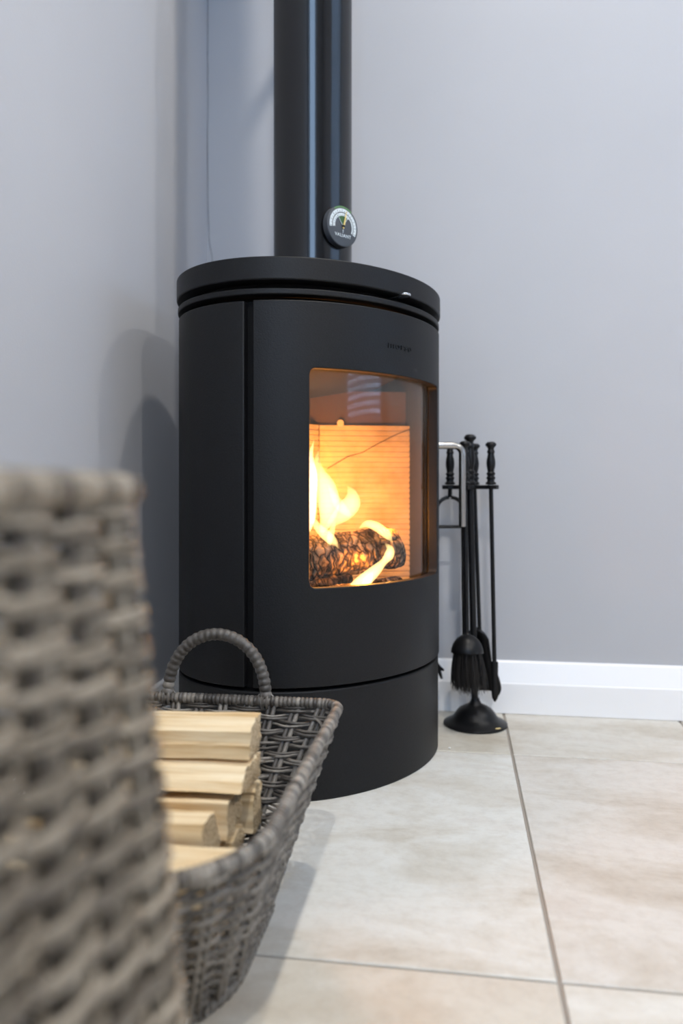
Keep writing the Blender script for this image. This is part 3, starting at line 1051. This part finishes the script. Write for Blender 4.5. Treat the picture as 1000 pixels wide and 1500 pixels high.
def wicker(name, label, base, rim, z_rim, K, rows, rs, stake_r, mat, rim_r, wrap, bulge=0.0, group=None, seed=1, bottom=.012):
    rg = np.random.default_rng(seed)
    B = outline(*base); R = outline(*rim)
    seglen = np.linalg.norm(np.roll(R, -1, 0) - R, axis=1)
    cum = np.concatenate([[0], np.cumsum(seglen)]); cum /= cum[-1]
    Rc, Bc = np.vstack([R, R[:1]]), np.vstack([B, B[:1]])
    def pos(s, t):
        s = np.asarray(s) % 1.0
        r = np.stack([np.interp(s, cum, Rc[:, i]) for i in (0, 1)], -1)
        b = np.stack([np.interp(s, cum, Bc[:, i]) for i in (0, 1)], -1)
        t = np.asarray(t)[..., None] if np.ndim(t) else t
        return b * (1 - t) + r * t
    def nrm(s, t):
        d = pos(np.asarray(s) + .004, t) - pos(np.asarray(s) - .004, t)
        n = np.stack([-d[..., 1], d[..., 0]], -1)
        return n / (np.linalg.norm(n, axis=-1)[..., None] + 1e-9)
    cx, cy = (base[0] + base[1]) / 2, (base[2] + base[3]) / 2
    root = empty(name, (cx, cy, 0), label, 'basket', group)
    amp = stake_r + rs * .9
    wv = MB()
    zt = z_rim - rim_r * .6
    for j in range(rows):
        for d in (-1, 1):
            t0 = (j + .5 + d * .215) / rows
            start = rg.random()
            nseg = 4
            for g in range(nseg):
                s0_, s1_ = start + g / nseg, start + (g + 1) / nseg + .25 / K
                M_ = int((s1_ - s0_) * K * 6) + 2
                s = np.linspace(s0_, s1_, M_)
                wob = rg.normal(0, .10 / rows, M_ // 6 + 3)
                tt = t0 + np.interp(np.arange(M_), np.arange(len(wob)) * 6, wob)
                c = np.cos(PI * s * K + PI * j)
                off = amp * np.sign(c) * np.abs(c) ** .7
                xy = pos(s, tt) + nrm(s, tt) * (off + bulge * np.sin(PI * np.clip(tt, 0, 1)))[:, None]
                z = bottom + (zt - bottom) * tt
                rad = rs * (1 + .15 * rg.normal()) * np.ones(M_)
                rad[0] *= .5; rad[-1] *= .5
                wv.tube(np.column_stack([xy, z]), rad, 6)
    w = wv.build('weave', mat, root, fix=False, ang=80); w['kind'] = 'stuff'
    st = MB()
    for i in range(K):
        for dd in (-.5, .5):
            s = (i + .0) / K + dd * stake_r * 2.3 / 1.3
            tt = np.linspace(0, 1, 9)
            ss = np.full(9, s)
            xy = pos(ss, tt) + nrm(ss, tt) * (bulge * np.sin(PI * tt))[:, None]
            st.tube(np.column_stack([xy, bottom * .4 + (zt - bottom * .4) * tt]), stake_r, 6)
    w = st.build('stakes', mat, root, fix=False, ang=80); w['kind'] = 'stuff'
    # woven floor: rods side by side
    fl = MB()
    b2 = pos(np.linspace(0, 1, 200, endpoint=False), 0.0)
    y = base[2] + .006
    while y < base[3] - .004:
        xs = [p[0] for p in b2 if abs(p[1] - y) < .012]
        if xs:
            fl.tube([(min(xs), y, .007), (cx, y, .0085), (max(xs), y, .007)], .0042, 6)
        y += .0075
    w = fl.build('base_weave', mat, root, fix=False, ang=80); w['kind'] = 'stuff'
    # wrapped rim
    def wrapped(P, closed, r, pitch, k=12):
        P = np.array(P)
        Q = np.vstack([P, P[:1]]) if closed else P
        l = np.concatenate([[0], np.cumsum(np.linalg.norm(np.diff(Q, axis=0), axis=1))])
        turns = max(4, round(l[-1] / pitch))
        n = turns * 5
        u = np.linspace(0, l[-1], n, endpoint=not closed)
        C = np.stack([np.interp(u, l, Q[:, i]) for i in range(3)], -1)
        ph = u / l[-1] * turns
        fr = ph % 1.0
        rad = r * (.80 + .26 * np.sqrt(np.clip(np.sin(PI * fr), 0, 1)))
        return C, rad
    top = np.column_stack([pos(np.linspace(0, 1, 300, endpoint=False), 1.0), np.full(300, z_rim)])
    C, rad = wrapped(top, True, rim_r, wrap)
    MB().tube(C, rad, 12, closed=True).build('rim', mat, root, fix=False, ang=60)
    # braided foot
    ft = np.column_stack([pos(np.linspace(0, 1, 200, endpoint=False), 0.0), np.full(200, .006)])
    C, rad = wrapped(ft, True, .0058, .011)
    MB().tube(C, rad, 8, closed=True).build('foot_border', mat, root, fix=False, ang=60)
    return root, wrapped, pos, nrm

b1, wrapped, pos1, nrm1 = wicker('log_basket', 'low grey wicker log basket with arched end handles, filled with split firewood', (-.386, -.194, .584, .812, .095, .03), (-.445, -.1365, .462, .900, .100, .022), .190, 46, 23, .00165, .0027, M['wick'], .0062, .0052, 0, 'wicker baskets', 3)
for yy, sg in ((.900, 1), (.462, -1)):
    hp_ = []
    for i in range(33):
        a = PI * i / 32
        hp_.append((-.2885 + .0615 * math.cos(a) * (1 + .04 * math.sin(a)), yy + sg * .004 * math.sin(a), .186 + .082 * math.sin(a) ** .9))
    C, rad = wrapped(hp_, False, .0072, .0078)
    h_ = MB().tube(C, rad, 12).build('handle', M['wick'], b1, fix=False, ang=60)
    for xx in (-.2885 - .0615, -.2885 + .0615):
        k_ = MB()
        for e in (-.003, .003):
            k_.tube([(xx + e + .0075 * math.cos(q * PI / 6), yy, .190 + .0085 * math.sin(q * PI / 6)) for q in range(12)], .0017, 6, closed=True)
            k_.tube([(xx + e, yy + .0085 * math.cos(q * PI / 6), .190 + .0085 * math.sin(q * PI / 6)) for q in range(12)], .0017, 6, closed=True)
        k_.build('binding', M['wick'], h_, fix=False)
# a loose cane bound round the far corner of the rim
lc = smoothpath([(-.168, .893, .176), (-.156, .882, .171), (-.150, .868, .160), (-.150, .850, .158), (-.145, .842, .178), (-.139, .840, .194), (-.133, .832, .186), (-.141, .815, .168)], 6)
MB().tube(lc, .0018, 6).build('loose_cane', M['wick'], b1)
wicker('wicker_hamper', 'tall brown-grey wicker basket close to the camera, out of focus at left', (-.500, -.115, .000, .368, .05, .03), (-.493, -.1565, -.010, .362, .05, .016), .4450, 36, 54, .00200, .0036, M['wick2'], .0080, .0075, .004, 'wicker baskets', 9, .012)

# ------------------------------------------------------------------ split firewood in the log basket
def split_log(poly, x0, x1, label, seed, dz=0.0, dy=0.0):
    """poly in (y, z); runs along x; dz, dy lift and shift the left end"""
    rg = np.random.default_rng(seed)
    pts = []
    m = len(poly)
    for i in range(m):
        a, b = np.array(poly[i]), np.array(poly[(i + 1) % m])
        nb = max(3, int(np.linalg.norm(b - a) / .0045))
        for f in range(nb):
            pts.append(a + (b - a) * f / nb)
    pts = np.array(pts); c = pts.mean(0)
    n, nx = len(pts), 22
    V, F, mi = [], [], []
    wob = rg.normal(0, .0009, (n,)); ph = rg.random(n) * 6.28
    for i in range(nx):
        s = i / (nx - 1)
        xx = x0 + (x1 - x0) * s
        for q in range(n):
            d = pts[q] - c
            k = 1 - .03 + .015 * math.sin(5 * s + ph[q] * .2) + .01 * math.sin(17 * s + ph[q])
            y = c[0] + d[0] * k + wob[q] + dy * (1 - s)
            z = c[1] + d[1] * k + wob[(q * 3) % n] + dz * (1 - s) + .0012 * math.sin(4 * s + ph[0])
            ex = xx
            if i in (0, nx - 1):
                ex += rg.normal() * .0007
            V.append((ex, y, z))
    for i in range(nx - 1):
        for q in range(n):
            p = (q + 1) % n
            F.append((i * n + q, i * n + p, (i + 1) * n + p, (i + 1) * n + q)); mi.append(0)
    for e in (0, nx - 1):
        ctr = len(V)
        V.append((x0 if e == 0 else x1, c[0] + (dy if e == 0 else 0), c[1] + (dz if e == 0 else 0)))
        for q in range(n):
            F.append((e * n + q, e * n + (q + 1) % n, ctr)); mi.append(1)
    mb = MB(); mb.v, mb.f, mb.mi, mb.n = V, F, mi, len(V)
    o = mb.build('firewood_log', [M['wood'], M['endgrain']], ang=40, loc=((x0 + x1) / 2, c[0], c[1]))
    return tag(o, label, 'log', 'split firewood in the basket')
split_log([(.738, .1745), (.742, .203), (.757, .2095), (.784, .211), (.784, .1735)], -.415, -.203, 'broad split log on top of the firewood pile, ridged face towards the room', 1, -.002)
split_log([(.704, .1545), (.730, .1725), (.784, .1695), (.784, .1440), (.722, .1500)], -.412, -.203, 'wedge-shaped split log directly under the topmost log', 2, .001)
split_log([(.757, .0930), (.757, .1400), (.790, .1400), (.790, .0960)], -.395, -.204, 'squarish log under the wedge-shaped one, furthest back against the basket end', 3)
split_log([(.700, .1125), (.700, .1480), (.722, .1475), (.752, .1405), (.750, .1140)], -.400, -.214, 'log with a pale cracked end, between the back log and the angular one', 4)
split_log([(.640, .1125), (.640, .1550), (.676, .1530), (.694, .1125)], -.405, -.218, 'angular split log in front of the one with the pale cracked end', 5)
split_log([(.576, .1035), (.576, .1360), (.634, .1390), (.634, .1060)], -.395, -.186, 'lowest front log showing a broad pale top, close to the basket rim', 6)
split_log([(.640, .0770), (.642, .1100), (.697, .1090), (.700, .0770)], -.395, -.222, 'log mostly hidden beneath the angular log, only its end showing', 7)
split_log([(.592, .0600), (.590, .1010), (.634, .1010), (.634, .0620)], -.370, -.222, 'log directly underneath the lowest front log in the basket', 8)
split_log([(.645, .0190), (.643, .0570), (.690, .0740), (.692, .0190)], -.362, -.222, 'log on the basket floor near the front, bottom of the pile', 9)
split_log([(.706, .0190), (.704, .0740), (.750, .0740), (.762, .0190)], -.362, -.218, 'log on the basket floor furthest back, bottom of the pile', 10)
split_log([(.712, .0770), (.708, .1100), (.750, .1100), (.752, .0770)], -.390, -.212, 'log in the middle of the pile, under the pale-ended one', 11)

# ------------------------------------------------------------------ small litter
def bit(name, loc, r, mat, label, cat, seed):
    rg = np.random.default_rng(seed)
    bm = bmesh.new()
    bmesh.ops.create_icosphere(bm, subdivisions=1, radius=r)
    for v in bm.verts:
        v.co *= .75 + .5 * rg.random()
        v.co.z = v.co.z * .6
    lo = min(v.co.z for v in bm.verts)
    for v in bm.verts: v.co.z -= lo
    me = bpy.data.meshes.new(name); bm.to_mesh(me); bm.free()
    me.materials.append(mat)
    o = bpy.data.objects.new(name, me); COL.objects.link(o); o.location = loc
    return tag(o, label, cat)
bit('plaster_crumb', (-.0125, 1.328, 0.0), .0025, M['crumb'], 'tiny white crumb on the floor tile in front of the tool stand', 'crumb', 1)
cc = MB().prism([(-.006, -.0015), (.0, -.003), (.006, .0), (.002, .0005), (.0045, .003), (-.001, .0015)], 0, .0012, lambda a, b, z: (.0733 + a, 1.4310 + b, .0062 + z + a * .1))
tag(cc.build('wood_chip', M['chip'], smooth=False), 'small yellow wood chip lying on the rim of the tool stand base', 'wood chip')
